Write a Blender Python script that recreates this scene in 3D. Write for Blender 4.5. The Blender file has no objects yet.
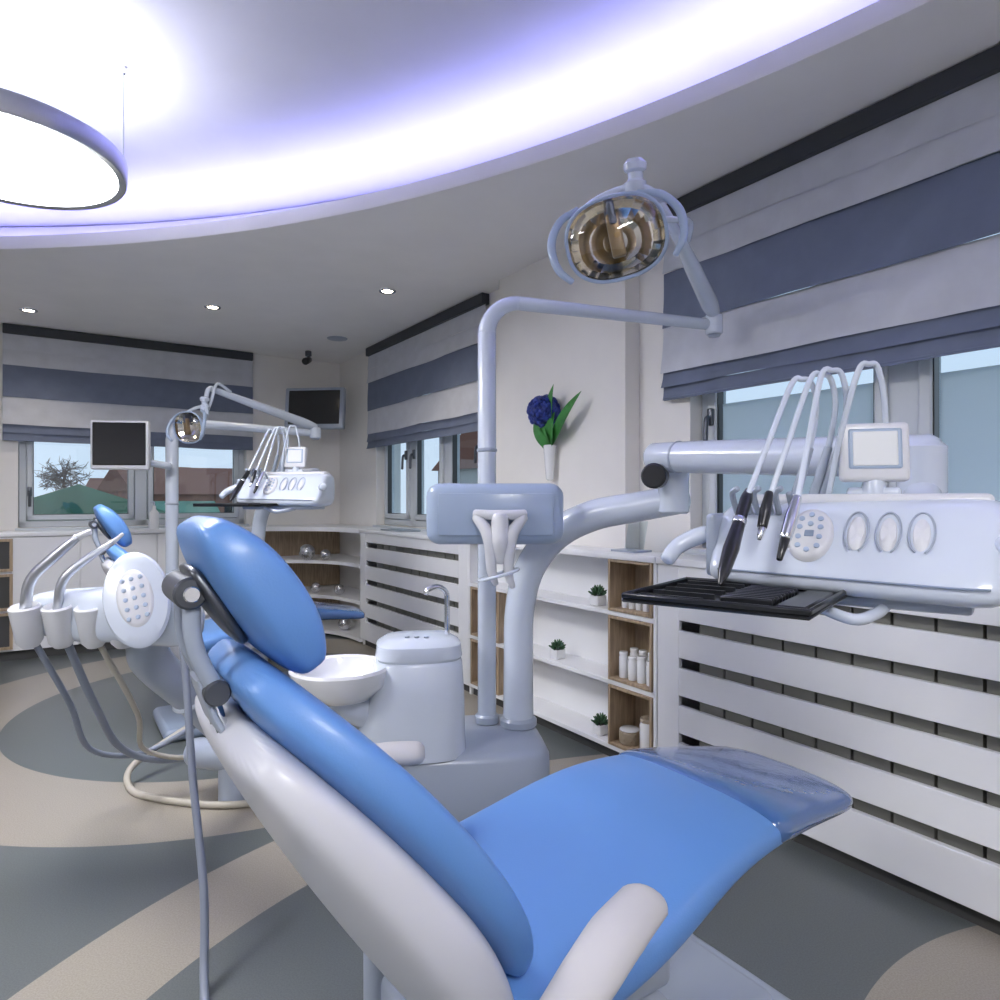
import bpy, bmesh, math, random
from mathutils import Vector, Matrix, noise
random.seed(3)
rad=math.radians
T=Matrix.Translation
def Rz(a): return Matrix.Rotation(rad(a),4,'Z')
def Rx(a): return Matrix.Rotation(rad(a),4,'X')
def Ry(a): return Matrix.Rotation(rad(a),4,'Y')
I=Matrix.Identity(4)
RM=Rz(34)            # room axes: X towards right wall, Y towards back wall
sc=bpy.context.scene
sc.view_settings.view_transform='Standard'
sc.view_settings.look='None'
COL=sc.collection

# ---------------- materials ----------------
def mat(name,col,rough=.5,metal=0,coat=0,bump=0,bscale=60,var=0,vscale=4,emis=None,estr=0,trans=0,spec=.5,vstretch=None):
    m=bpy.data.materials.new(name); m.use_nodes=True
    nt=m.node_tree; b=nt.nodes['Principled BSDF']
    b.inputs['Base Color'].default_value=(*col,1); b.inputs['Roughness'].default_value=rough
    b.inputs['Metallic'].default_value=metal; b.inputs['Coat Weight'].default_value=coat
    b.inputs['Coat Roughness'].default_value=.12
    b.inputs['Specular IOR Level'].default_value=spec
    b.inputs['Transmission Weight'].default_value=trans
    if emis: 
        b.inputs['Emission Color'].default_value=(*emis,1); b.inputs['Emission Strength'].default_value=estr
    tc=nt.nodes.new('ShaderNodeTexCoord')
    src=tc.outputs['Object']
    if vstretch:
        mp=nt.nodes.new('ShaderNodeMapping'); mp.inputs['Scale'].default_value=vstretch
        nt.links.new(src,mp.inputs[0]); src=mp.outputs[0]
    n=nt.nodes.new('ShaderNodeTexNoise'); n.inputs['Scale'].default_value=vscale; n.inputs['Detail'].default_value=3
    nt.links.new(src,n.inputs['Vector'])
    r=nt.nodes.new('ShaderNodeValToRGB'); v=max(var,.02)
    r.color_ramp.elements[0].position=.3; r.color_ramp.elements[1].position=.7
    r.color_ramp.elements[0].color=(*[c*(1-v) for c in col],1); r.color_ramp.elements[1].color=(*[min(1,c*(1+v)) for c in col],1)
    nt.links.new(n.outputs[0],r.inputs[0]); nt.links.new(r.outputs[0],b.inputs['Base Color'])
    if bump:
        n2=nt.nodes.new('ShaderNodeTexNoise'); n2.inputs['Scale'].default_value=bscale; n2.inputs['Detail'].default_value=3
        nt.links.new(src,n2.inputs['Vector'])
        bp=nt.nodes.new('ShaderNodeBump'); bp.inputs['Strength'].default_value=bump; bp.inputs['Distance'].default_value=.01
        nt.links.new(n2.outputs[0],bp.inputs['Height']); nt.links.new(bp.outputs[0],b.inputs['Normal'])
    return m
WHITE=mat('white_plastic',(.62,.68,.78),.25,coat=.4)
WARMW=mat('warm_white_plastic',(.68,.69,.72),.35,coat=.15)
ARMR=mat('armrest_pad',(.50,.49,.49),.5)
SHELL=mat('chair_shell_white',(.60,.61,.66),.4,coat=.1)
PANEL=mat('light_blue_plastic',(.38,.47,.62),.3,coat=.25)
GREYP=mat('grey_plastic',(.36,.41,.50),.3,coat=.25)
GREYB=mat('blue_grey_base',(.24,.30,.40),.3,coat=.3)
BLUE=mat('blue_vinyl',(.12,.28,.63),.42,coat=.12,bump=.05,bscale=300)
BLUE2=mat('blue_vinyl_cover',(.06,.14,.35),.1,coat=1.0,bump=.35,bscale=14)
DMETAL=mat('dark_metal',(.12,.13,.15),.35,metal=.8)
CHROME=mat('chrome',(.75,.77,.8),.12,metal=1)
BRUSH=mat('brushed_steel',(.5,.52,.56),.35,metal=1)
BLACK=mat('black_plastic',(.012,.013,.016),.3,coat=.3)
BLACKM=mat('black_tray',(.02,.022,.026),.3,metal=.4)
SCREEN=mat('dark_screen',(.008,.009,.011),.12,coat=.5)
LSCREEN=mat('lit_grey_screen',(.62,.64,.66),.3,emis=(.8,.82,.82),estr=.12)
HOSE=mat('grey_hose',(.22,.25,.31),.45)
HOSEB=mat('beige_hose',(.46,.43,.37),.5)
CERAMIC=mat('white_ceramic',(.82,.83,.85),.12,coat=.7)
OAK=mat('oak_wood',(.40,.30,.2),.5,var=.25,vscale=6,vstretch=(12,12,1.2))
LACQ=mat('white_lacquer',(.84,.85,.87),.3,coat=.15)
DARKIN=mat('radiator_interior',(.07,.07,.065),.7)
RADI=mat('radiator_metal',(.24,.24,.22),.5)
WALL=mat('white_wall_paint',(.83,.81,.78),.8)
CEIL=mat('cove_tinted_ceiling',(.76,.76,.88),.8)  # lavender glow of the cove LED is mixed into this colour
SOFF=mat('soffit_paint',(.86,.84,.83),.8)
BLL=mat('light_blind_fabric',(.58,.60,.65),.8,bump=.35,bscale=6,var=.06,vscale=8)
BLD=mat('dark_blind_fabric',(.155,.185,.265),.8,bump=.35,bscale=6,var=.08,vscale=8)
RAIL=mat('dark_blind_rail',(.045,.05,.06),.6)
FRAME=mat('window_frame_paint',(.60,.64,.68),.4)
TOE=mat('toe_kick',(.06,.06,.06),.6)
LEAF=mat('green_leaf',(.05,.22,.05),.4,var=.3,vscale=20)
FLOW=mat('blue_petals',(.02,.04,.24),.6,var=.6,vscale=30)
SUCC=mat('succulent_green',(.05,.12,.06),.6,var=.3,vscale=40)
BULB=mat('amber_lamp_part',(.30,.20,.09),.3,metal=.6)
REFL=mat('gold_tinted_reflector',(.86,.80,.66),.08,metal=1)
SILVER=mat('silver_decor',(.6,.6,.62),.25,metal=1,bump=.8,bscale=40)
WICK=mat('wicker',(.4,.33,.24),.7,bump=1,bscale=80)
def emi(name,col,s):
    m=bpy.data.materials.new(name); m.use_nodes=True; nt=m.node_tree
    nt.nodes.remove(nt.nodes['Principled BSDF']); e=nt.nodes.new('ShaderNodeEmission')
    e.inputs[0].default_value=(*col,1); e.inputs[1].default_value=s
    nt.links.new(e.outputs[0],nt.nodes['Material Output'].inputs[0]); return m
LEDB=emi('cove_led',(.40,.40,1.0),28)
PEND=emi('pendant_diffuser',(1,.985,.97),39)
PENDU=emi('pendant_up_diffuser',(.86,.87,1),11)
DOWN=emi('downlight_glow',(1,.86,.68),25)
def glassm(name,tint,mix,rough=0):
    m=bpy.data.materials.new(name); m.use_nodes=True; nt=m.node_tree
    nt.nodes.remove(nt.nodes['Principled BSDF'])
    t=nt.nodes.new('ShaderNodeBsdfTransparent'); t.inputs[0].default_value=(*tint,1)
    g=nt.nodes.new('ShaderNodeBsdfGlossy'); g.inputs['Roughness'].default_value=rough
    x=nt.nodes.new('ShaderNodeMixShader'); x.inputs[0].default_value=mix
    nt.links.new(t.outputs[0],x.inputs[1]); nt.links.new(g.outputs[0],x.inputs[2])
    nt.links.new(x.outputs[0],nt.nodes['Material Output'].inputs[0]); return m
GLASS=glassm('clear_glass',(.9,.95,.97),.06)
SHIELD=glassm('clear_shield',(.93,.95,1),.08)
def frosted():
    m=bpy.data.materials.new('frosted_film'); m.use_nodes=True; nt=m.node_tree
    nt.nodes.remove(nt.nodes['Principled BSDF'])
    a=nt.nodes.new('ShaderNodeBsdfTranslucent'); a.inputs[0].default_value=(.95,.97,.98,1)
    d=nt.nodes.new('ShaderNodeBsdfDiffuse'); d.inputs[0].default_value=(.55,.68,.76,1)
    x=nt.nodes.new('ShaderNodeMixShader'); x.inputs[0].default_value=.5
    nt.links.new(a.outputs[0],x.inputs[1]); nt.links.new(d.outputs[0],x.inputs[2])
    nt.links.new(x.outputs[0],nt.nodes['Material Output'].inputs[0]); return m
FROST=frosted()
def floormat(rings):
    m=bpy.data.materials.new('floor_vinyl_pattern'); m.use_nodes=True; nt=m.node_tree; b=nt.nodes['Principled BSDF']
    geo=nt.nodes.new('ShaderNodeNewGeometry'); acc=None
    for (cx,cy,r1,r2) in rings:
        d=nt.nodes.new('ShaderNodeVectorMath'); d.operation='DISTANCE'; d.inputs[1].default_value=(cx,cy,0)
        nt.links.new(geo.outputs['Position'],d.inputs[0])
        g=nt.nodes.new('ShaderNodeMath'); g.operation='GREATER_THAN'; g.inputs[1].default_value=r1
        l=nt.nodes.new('ShaderNodeMath'); l.operation='LESS_THAN'; l.inputs[1].default_value=r2
        nt.links.new(d.outputs['Value'],g.inputs[0]); nt.links.new(d.outputs['Value'],l.inputs[0])
        mu=nt.nodes.new('ShaderNodeMath'); mu.operation='MULTIPLY'
        nt.links.new(g.outputs[0],mu.inputs[0]); nt.links.new(l.outputs[0],mu.inputs[1])
        if acc is None: acc=mu
        else:
            mx=nt.nodes.new('ShaderNodeMath'); mx.operation='MAXIMUM'
            nt.links.new(acc.outputs[0],mx.inputs[0]); nt.links.new(mu.outputs[0],mx.inputs[1]); acc=mx
    n=nt.nodes.new('ShaderNodeTexNoise'); n.inputs['Scale'].default_value=220; n.inputs['Detail'].default_value=2
    nt.links.new(geo.outputs['Position'],n.inputs['Vector'])
    def ramp(c):
        r=nt.nodes.new('ShaderNodeValToRGB'); r.color_ramp.elements[0].position=.35; r.color_ramp.elements[1].position=.65
        r.color_ramp.elements[0].color=(*[k*.88 for k in c],1); r.color_ramp.elements[1].color=(*[k*1.1 for k in c],1)
        nt.links.new(n.outputs[0],r.inputs[0]); return r
    a=ramp((.115,.13,.13)); c=ramp((.33,.30,.25))
    mx=nt.nodes.new('ShaderNodeMix'); mx.data_type='RGBA'
    nt.links.new(acc.outputs[0],mx.inputs[0]); nt.links.new(a.outputs[0],mx.inputs[6]); nt.links.new(c.outputs[0],mx.inputs[7])
    nt.links.new(mx.outputs[2],b.inputs['Base Color']); b.inputs['Roughness'].default_value=.36
    return m
FLOOR=floormat([(-1.6,4.2,1.25,1.80),(1.0,1.0,2.0,2.33),(1.7,.9,.75,1.10)])

# ---------------- geometry helpers (return verts, faces) ----------------
def gbox(x0,x1,y0,y1,z0,z1,bev=0,seg=3):
    bm=bmesh.new(); bmesh.ops.create_cube(bm,size=1)
    for v in bm.verts:
        v.co=Vector(((x0+x1)/2+v.co.x*(x1-x0),(y0+y1)/2+v.co.y*(y1-y0),(z0+z1)/2+v.co.z*(z1-z0)))
    if bev: bmesh.ops.bevel(bm,geom=bm.edges[:],offset=bev,segments=seg,profile=.5,affect='EDGES')
    bm.verts.index_update()
    o=([v.co.copy() for v in bm.verts],[[v.index for v in f.verts] for f in bm.faces]); bm.free(); return o
def cbox(c,s,bev=0,seg=3): return gbox(c[0]-s[0]/2,c[0]+s[0]/2,c[1]-s[1]/2,c[1]+s[1]/2,c[2]-s[2]/2,c[2]+s[2]/2,bev,seg)
def xf(g,M): return ([M@Vector(v) for v in g[0]],g[1])
def merge(*gs):
    V=[];Fc=[]
    for v,f in gs:
        o=len(V); V+=list(v); Fc+=[[i+o for i in q] for q in f]
    return V,Fc
def loft(rings,cap=True):
    n=len(rings[0]); V=[Vector(p) for r in rings for p in r]; Fc=[]
    for k in range(len(rings)-1):
        for i in range(n):
            j=(i+1)%n; Fc.append([k*n+i,k*n+j,(k+1)*n+j,(k+1)*n+i])
    if cap: Fc.append(list(range(n))[::-1]); Fc.append([ (len(rings)-1)*n+i for i in range(n)])
    return V,Fc
def lathe(prof,n=32,sx=1,sy=1,cap=True):
    return loft([[(r*sx*math.cos(2*math.pi*i/n),r*sy*math.sin(2*math.pi*i/n),z) for i in range(n)] for r,z in prof],cap=cap)
def disc(r,z,n=48): return ([(r*math.cos(2*math.pi*i/n),r*math.sin(2*math.pi*i/n),z) for i in range(n)],[list(range(n))])
def crom(P,res):
    P=[Vector(p) for p in P]
    if len(P)==2: return P
    Q=[P[0]*2-P[1]]+P+[P[-1]*2-P[-2]]; out=[]
    for i in range(1,len(Q)-2):
        p0,p1,p2,p3=Q[i-1:i+3]
        for k in range(res):
            t=k/res
            out.append(.5*((2*p1)+(p2-p0)*t+(2*p0-5*p1+4*p2-p3)*t*t+(3*p1-p0-3*p2+p3)*t**3))
    out.append(P[-1]); return out
def tube(P,r,n=12,res=6,flat=1.0):
    pts=crom(P,res); m=len(pts)
    if isinstance(r,(list,tuple)):
        rr=[]
        for i in range(m):
            t=i/(m-1)*(len(r)-1); a=min(int(t),len(r)-2); rr.append(r[a]+(r[a+1]-r[a])*(t-a))
    else: rr=[r]*m
    tan=[(pts[min(i+1,m-1)]-pts[max(i-1,0)]).normalized() for i in range(m)]
    up=Vector((0,0,1)) if abs(tan[0].z)<.9 else Vector((1,0,0))
    u=(up-tan[0]*up.dot(tan[0])).normalized(); rings=[]
    for i in range(m):
        u=(u-tan[i]*u.dot(tan[i])).normalized(); v=tan[i].cross(u)
        rings.append([pts[i]+(u*math.cos(2*math.pi*k/n)*flat+v*math.sin(2*math.pi*k/n))*rr[i] for k in range(n)])
    def endc(ring,c,t,s,k): return [c+(p-c)*k+t*s for p in ring]
    a=[endc(rings[0],pts[0],tan[0],-rr[0]*.45*min(1,flat+.2),.5),endc(rings[0],pts[0],tan[0],-rr[0]*.28,.84)]
    b=[endc(rings[-1],pts[-1],tan[-1],rr[-1]*.28,.84),endc(rings[-1],pts[-1],tan[-1],rr[-1]*.45,.5)]
    return loft(a+rings+b)
def ball(c,r,sx=1,sy=1,sz=1,n=20):
    m=n//2; rings=[]
    for k in range(m+1):
        a=-math.pi/2+math.pi*k/m; a=max(min(a,math.pi/2-.05),-math.pi/2+.05)
        rings.append([(c[0]+r*sx*math.cos(a)*math.cos(2*math.pi*i/n),c[1]+r*sy*math.cos(a)*math.sin(2*math.pi*i/n),c[2]+r*sz*math.sin(a)) for i in range(n)])
    return loft(rings)
def aim(p,d):
    d=Vector(d).normalized(); return T(Vector(p))@d.to_track_quat('Z','Y').to_matrix().to_4x4()
def cyl(p,q,r,n=24,bev=.15):
    p=Vector(p);q=Vector(q);L=(q-p).length;b=r*bev
    return xf(lathe([(r-b,0),(r,b),(r,L-b),(r-b,L)],n),aim(p,q-p))
def mkobj(name,g,m,F=I,smooth=True,sub=0,angle=42):
    V=[F@Vector(v) for v in g[0]]
    lo=Vector((min(v.x for v in V),min(v.y for v in V),min(v.z for v in V))); hi=Vector((max(v.x for v in V),max(v.y for v in V),max(v.z for v in V)))
    c=(lo+hi)/2
    me=bpy.data.meshes.new(name); me.from_pydata([v-c for v in V],[],g[1]); me.validate()
    bm=bmesh.new(); bm.from_mesh(me); bmesh.ops.recalc_face_normals(bm,faces=bm.faces[:]); bm.to_mesh(me); bm.free()
    me.materials.append(m)
    if smooth:
        me.shade_smooth()
        if not sub: me.set_sharp_from_angle(angle=rad(angle))
    o=bpy.data.objects.new(name,me); o.location=c; COL.objects.link(o)
    if sub:
        s=o.modifiers.new('sub','SUBSURF'); s.levels=sub; s.render_levels=sub
    return o
class G:
    def __init__(s,name,F=I,loc=(0,0,0)):
        s.F=F; s.e=bpy.data.objects.new(name,None); s.e.empty_display_size=.1
        s.loc=F@Vector(loc); s.e.location=s.loc; COL.objects.link(s.e)
    def add(s,name,g,m,F=None,**k):
        o=mkobj(name,g,m,s.F if F is None else F,**k); o.parent=s.e; o.location=o.location-s.loc; return o

# ================= ROOM =================
XW=2.52; YB=6.75; XL=-4.2; YF=-2.6; ZS=2.68; ZC=3.0; R0=5.9; CX=-3.74
def wallgeo(a0,a1,z0,z1,holes):
    A=sorted({a0,a1,*[h[0] for h in holes],*[h[1] for h in holes]}); Z=sorted({z0,z1,*[h[2] for h in holes],*[h[3] for h in holes]})
    out=[]
    for i in range(len(A)-1):
        for j in range(len(Z)-1):
            ca=(A[i]+A[i+1])/2; cz=(Z[j]+Z[j+1])/2
            if any(h[0]<ca<h[1] and h[2]<cz<h[3] for h in holes): continue
            out.append((A[i],A[i+1],Z[j],Z[j+1]))
    return out
W1=(.05,2.12,1.02,2.45); W2=(4.0,5.8,1.02,2.45); W3=(-.22,1.58,1.02,2.45)
mkobj('wall_right',merge(*[gbox(XW,XW+.25,a,b,c,d) for a,b,c,d in wallgeo(YF,YB+.25,0,ZC,[W1,W2])]+[gbox(XW-.10,XW,2.45,3.6,0,ZS)]),WALL,RM,smooth=False)
mkobj('wall_back',merge(*[gbox(a,b,YB,YB+.25,c,d) for a,b,c,d in wallgeo(XL-.2,XW,0,ZC,[W3])]),WALL,RM,smooth=False)
mkobj('wall_left',gbox(XL-.2,XL,YF,YB,0,ZC),WALL,RM,smooth=False)
mkobj('wall_front',gbox(XL-.2,XW+.25,YF-.2,YF,0,ZC),WALL,RM,smooth=False)
mkobj('floor',gbox(XL-.2,XW+.25,YF-.2,YB+.25,-.1,0),FLOOR,RM,smooth=False)
cg=G('ceiling',RM,(0,2,ZC))
cg.add('upper_ceiling',gbox(XL-.2,XW+.25,YF-.2,YB+.25,ZC,ZC+.1),CEIL,smooth=False)
angs=[rad(-26.2+i*(121.0/96)) for i in range(97)]+[math.atan2(YB,XW-CX)]; angs.sort()
def cp(a,r): return (CX+r*math.cos(a),r*math.sin(a))
def outer(a):
    c,s=math.cos(a),math.sin(a); t=1e9
    if c>0: t=min(t,(XW-CX)/c)
    if s>0: t=min(t,YB/s)
    return max(t,R0+.5)
def strip(prof):
    V=[];Fc=[];n=len(prof)
    for a in angs:
        for f in prof:
            r,z=f(a); x,y=cp(a,r); V.append((x,y,z))
    for k in range(len(angs)-1):
        for i in range(n-1): Fc.append([k*n+i,k*n+i+1,(k+1)*n+i+1,(k+1)*n+i])
    return V,Fc
cg.add('curved_soffit',strip([lambda a:(outer(a),ZS),lambda a:(R0+.012,ZS),lambda a:(R0+.003,ZS+.003),lambda a:(R0,ZS+.012),lambda a:(R0,ZS+.075),lambda a:(R0+.02,ZS+.075),lambda a:(R0+.02,ZS+.03),lambda a:(R0+.26,ZS+.03),lambda a:(R0+.36,ZC-.1),lambda a:(R0+.42,ZC-.02),lambda a:(R0+.5,ZC)]),SOFF)
cg.add('cove_led_strip',strip([lambda a:(R0+.06,ZS+.045),lambda a:(R0+.10,ZS+.045)]),LEDB,smooth=False)

# windows
def window(name,F,a0,a1,z0,z1,mulls,frost,mw=.05,hz=.62):
    g=G(name,F,((a0+a1)/2,.1,z0)); fr=[]
    t=.055; y0,y1=.08,.15
    fr+=[gbox(a0,a1,y0,y1,z0,z0+t,.006,1),gbox(a0,a1,y0,y1,z1-t,z1,.006,1)]
    xs=[a0]+mulls+[a1]
    fr+=[gbox(a0,a0+t,y0,y1,z0,z1,.006,1),gbox(a1-t,a1,y0,y1,z0,z1,.006,1)]
    for m in mulls: fr.append(gbox(m-mw,m+mw,y0,y1,z0,z1,.006,1))
    g.add('frame',merge(*fr),FRAME)
    for i in range(len(xs)-1):
        l=xs[i]+.055; r=xs[i+1]-.055
        s=[gbox(l,l+.045,y0-.02,y1-.01,z0+.06,z1-.06,.006,1),gbox(r-.045,r,y0-.02,y1-.01,z0+.06,z1-.06,.006,1),
           gbox(l,r,y0-.02,y1-.01,z0+.06,z0+.105,.006,1),gbox(l,r,y0-.02,y1-.01,z1-.105,z1-.06,.006,1)]
        g.add('sash_%d'%(i+1),merge(*s),FRAME)
        g.add('gasket_%d'%(i+1),merge(gbox(l+.04,l+.05,y0-.01,y0+.03,z0+.1,z1-.1),gbox(r-.05,r-.04,y0-.01,y0+.03,z0+.1,z1-.1),gbox(l+.04,r-.04,y0-.01,y0+.03,z0+.1,z0+.11)),BLACK)
        g.add('glass_%d'%(i+1),gbox(l+.045,r-.045,y0+.02,y0+.026,z0+.105,z1-.105),GLASS,smooth=False)
        if frost:
            g.add('frosted_film_%d'%(i+1),gbox(l+.06,r-.06,y0+.012,y0+.014,z0+.12,z0+(z1-z0)*frost),FROST,smooth=False)
        hx=l+.022 if i%2==0 else r-.022
        g.add('handle_%d'%(i+1),merge(cbox((hx,y0-.03,z0+hz),(.03,.02,.08),.006),tube([(hx,y0-.045,z0+hz),(hx,y0-.06,z0+hz-.02),(hx,y0-.065,z0+hz-.12)],.011,8)),DMETAL)
    g.add('sill',gbox(a0-.02,a1+.02,-.03,.08,z0-.03,z0-.001,.006,2),FRAME)
    return g
FRW=RM@Matrix(((0,1,0,XW),(1,0,0,0),(0,0,1,0),(0,0,0,1)))
FBW=RM@T((0,YB,0))
window('window_1',FRW,*W1,[1.20],.475,.06)
window('window_2',FRW,*W2,[4.6,5.2],0)
window('window_3',FBW,*W3,[.68],0,hz=.3)
def blind(F,a0,a1,n):
    g=G('roman_blind',F,((a0+a1)/2,-.05,2.2))
    g.add('head_rail',gbox(a0,a1,-.065,-.003,2.60,ZS-.004,.004,1),RAIL)
    bands=[(2.47,2.605,BLL,.006),(2.345,2.475,BLL,.014),(2.085,2.35,BLD,.012),(1.862,2.09,BLL,.016),(1.795,1.868,BLD,.012),(1.73,1.80,BLD,.014)]
    for bi,(z0,z1,m,bu) in enumerate(bands):
        V=[];Fc=[];nx=70;nz=10
        for j in range(nz+1):
            t=j/nz; z=z1+(z0-z1)*t
            for i in range(nx+1):
                x=a0+(a1-a0)*i/nx
                w=(noise.noise(Vector((x*1.6,z*4,bi*3)))*.014+noise.noise(Vector((x*6,z*7,bi)))*.006)
                y=-.036-bu*t**2.2-bi*.001- w*(t*.8+.15)
                zz=z+noise.noise(Vector((x*2,bi*5,2)))*.008*t
                V.append((x,y,zz))
        for i in range(nx+1):
            x,y,z=V[nz*(nx+1)+i]; V.append((x,y+bu+.006,z+.012))
        for j in range(nz+1):
            for i in range(nx):
                k=j*(nx+1)+i; Fc.append([k,k+1,k+nx+2,k+nx+1])
        g.add('fabric_band_%d'%(bi+1),(V,Fc),m,angle=60)
    g.add('bottom_bar',tube([(a0+.01,-.045,1.738),(a1-.01,-.045,1.738)],.007,8),BLD)
blind(FRW,.0,2.25,1); blind(FRW,3.86,5.90,2); blind(FBW,-.32,1.63,3)

# downlights
def downlight(X,Y):
    g=G('recessed_downlight',I,(X,Y,ZS))
    M=T((X,Y,ZS))
    g.add('trim_ring',xf(lathe([(.036,-.002),(.040,-.006),(.056,-.006),(.060,-.001),(.060,.0005)],28,cap=False),M),CHROME)
    g.add('lens',xf(disc(.037,-.003,20),M),DOWN)
    l=bpy.data.lights.new('downlight_spot','SPOT'); l.energy=14; l.color=(1,.90,.78); l.spot_size=rad(120); l.spot_blend=.8; l.shadow_soft_size=.04
    o=bpy.data.objects.new('spot',l); o.location=(0,0,-.03); COL.objects.link(o); o.parent=g.e
for p in [(-3.55,5.02),(-2.13,4.94),(-.77,4.56)]: downlight(*p)
for Xr,Yr in [(2.2,-.7),(2.2,-2.0),(-3.5,6.3)]:
    v=RM@Vector((Xr,Yr,0)); downlight(v.x,v.y)
g=G('ceiling_speaker',I,(-1.44,5.9,ZS)); g.add('grille',xf(lathe([(.001,-.012),(.06,-.012),(.085,-.006),(.09,.001)],28),T((-1.44,5.9,ZS))),GREYP)
def pendant(x,y,z,r):
    g=G('pendant_ring_lamp',I,(x,y,z)); M=T((x,y,z))
    g.add('ring_band',xf(lathe([(r-.03,-.04),(r-.004,-.045),(r,-.04),(r+.003,.03),(r-.002,.036),(r-.03,.03),(r-.034,0),(r-.03,-.04)],72,cap=False),M),BRUSH)
    g.add('diffuser',xf(disc(r-.032,-.030,48),M),PEND)
    g.add('upper_diffuser',xf(disc(r-.032,.024,48),M),PENDU)
    for k in range(3):
        a=rad(25+120*k); g.add('wire_%d'%(k+1),cyl((x+r*.97*math.cos(a),y+r*.97*math.sin(a),z+.03),(x+r*.97*math.cos(a),y+r*.97*math.sin(a),ZC),.003,8),BRUSH)
        g.add('anchor_%d'%(k+1),cyl((x+r*.97*math.cos(a),y+r*.97*math.sin(a),ZC-.03),(x+r*.97*math.cos(a),y+r*.97*math.sin(a),ZC),.009,12),CHROME)
pendant(-1.89,2.52,2.57,.42)
pendant(.35,-.9,2.57,.42)  # added fill lamp, unseen behind the camera
pendant(-2.6,.2,2.57,.42)  # second added fill lamp, out of view to the left

# ================= CABINETS (room frame) =================
XC=2.22; ZT=1.0
def radcover(y0,y1):
    g=G('slatted_radiator_cover',RM,(XC+.15,(y0+y1)/2,0)); st=.12
    xf0,xf1=XC,XC+.022
    g.add('stiles',merge(gbox(xf0,xf1,y0,y0+st,.06,ZT-.03,.002,1),gbox(xf0,xf1,y1-st,y1,.06,ZT-.03,.002,1)),LACQ)
    gaps=[.235,.395,.555,.715,.87]; h=.022; z=.06; sl=[]
    for q in gaps: sl.append(gbox(xf0,xf1,y0+st,y1-st,z,q-h,.002,1)); z=q+h
    sl.append(gbox(xf0,xf1,y0+st,y1-st,z,ZT-.03,.002,1))
    g.add('slats',merge(*sl),LACQ)
    g.add('top_board',gbox(XC-.012,XW-.001,y0,y1,ZT-.03,ZT,.004,2),LACQ)
    g.add('side_panels',merge(gbox(XC+.023,XW-.001,y0,y0+.018,.0,ZT-.031),gbox(XC+.023,XW-.001,y1-.018,y1,.0,ZT-.031)),LACQ)
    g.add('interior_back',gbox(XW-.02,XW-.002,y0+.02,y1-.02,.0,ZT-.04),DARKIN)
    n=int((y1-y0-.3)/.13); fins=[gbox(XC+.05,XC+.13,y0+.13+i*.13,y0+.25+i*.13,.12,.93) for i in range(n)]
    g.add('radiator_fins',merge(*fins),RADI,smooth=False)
    g.add('toe_kick',gbox(XC+.04,XC+.06,y0,y1,0,.07),TOE)
radcover(-.6,2.05); radcover(3.66,5.45)
g=G('open_shelf_unit',RM,(XC+.15,2.85,0))
y0,y1=2.055,3.655
bk=XW-.102
g.add('top_board',gbox(XC-.012,bk,y0,y1,ZT-.03,ZT,.004,2),LACQ)
g.add('back_panel',gbox(bk-.016,bk-.001,y0+.001,y1-.001,.06,ZT-.031),LACQ,smooth=False)
g.add('shelves',merge(*[gbox(XC,bk-.017,y0,y1,z,z+.022,.002,1) for z in (.06,.37,.70)]),LACQ)
g.add('end_panels',merge(gbox(XC,bk-.017,y0,y0+.018,.083,ZT-.031),gbox(XC,bk-.017,y1-.018,y1,.083,ZT-.031)),LACQ)
g.add('toe_kick',gbox(XC+.04,XC+.06,y0,y1,0,.059),TOE)
def oakcube(F,X0,X1,Y0,Y1,Z0,Z1):
    g=G('oak_cube_shelf',F,((X0+X1)/2,(Y0+Y1)/2,Z0)); t=.014
    g.add('oak_frame',merge(gbox(X0,X1,Y0,Y0+t,Z0,Z1,.002,1),gbox(X0,X1,Y1-t,Y1,Z0,Z1,.002,1),gbox(X0,X1,Y0+t,Y1-t,Z0,Z0+t,.002,1),gbox(X0,X1,Y0+t,Y1-t,Z1-t,Z1,.002,1)),OAK)
    g.add('oak_back',gbox(X1-.014,X1-.004,Y0+t,Y1-t,Z0+t,Z1-t),OAK)
Zs=[(.083,.369),(.393,.699),(.723,.969)]
for a,b in Zs: oakcube(RM,XC-.006,bk-.02,2.08,2.36,a,b)
for a,b in Zs[:2]: oakcube(RM,XC-.006,bk-.02,3.30,3.62,a,b)
def jar(F,x,y,z,r,h,m,name='storage_jar',lid=None):
    g=G(name,F,(x,y,z)); g.add('jar_body',xf(lathe([(r*.9,0),(r,.006),(r,h*.8),(r*.85,h*.86),(r*.85,h*.88)],20),T((x,y,z))),m)
    g.add('lid',xf(lathe([(r*.93,h*.88),(r*.95,h*.9),(r*.95,h-.004),(r*.85,h)],20),T((x,y,z))),lid or CHROME)
for k in range(4): jar(RM,XC+.04,2.125+k*.058,.408,.022,.11+.012*(k%2),CERAMIC,'cream_tube',CERAMIC)
for k in range(4): jar(RM,XC+.11,2.125+k*.058,.408,.022,.13,CERAMIC,'cream_tube',CERAMIC)
for k in range(5): jar(RM,XC+.05,2.12+k*.045,.738,.016,.07+.01*(k%2),CERAMIC,'sample_bottle',CERAMIC)
jar(RM,XC+.06,2.28,.098,.05,.07,WICK,'wicker_basket',CERAMIC); jar(RM,XC+.06,2.16,.098,.04,.15,CERAMIC,'ceramic_canister',WICK)
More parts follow.
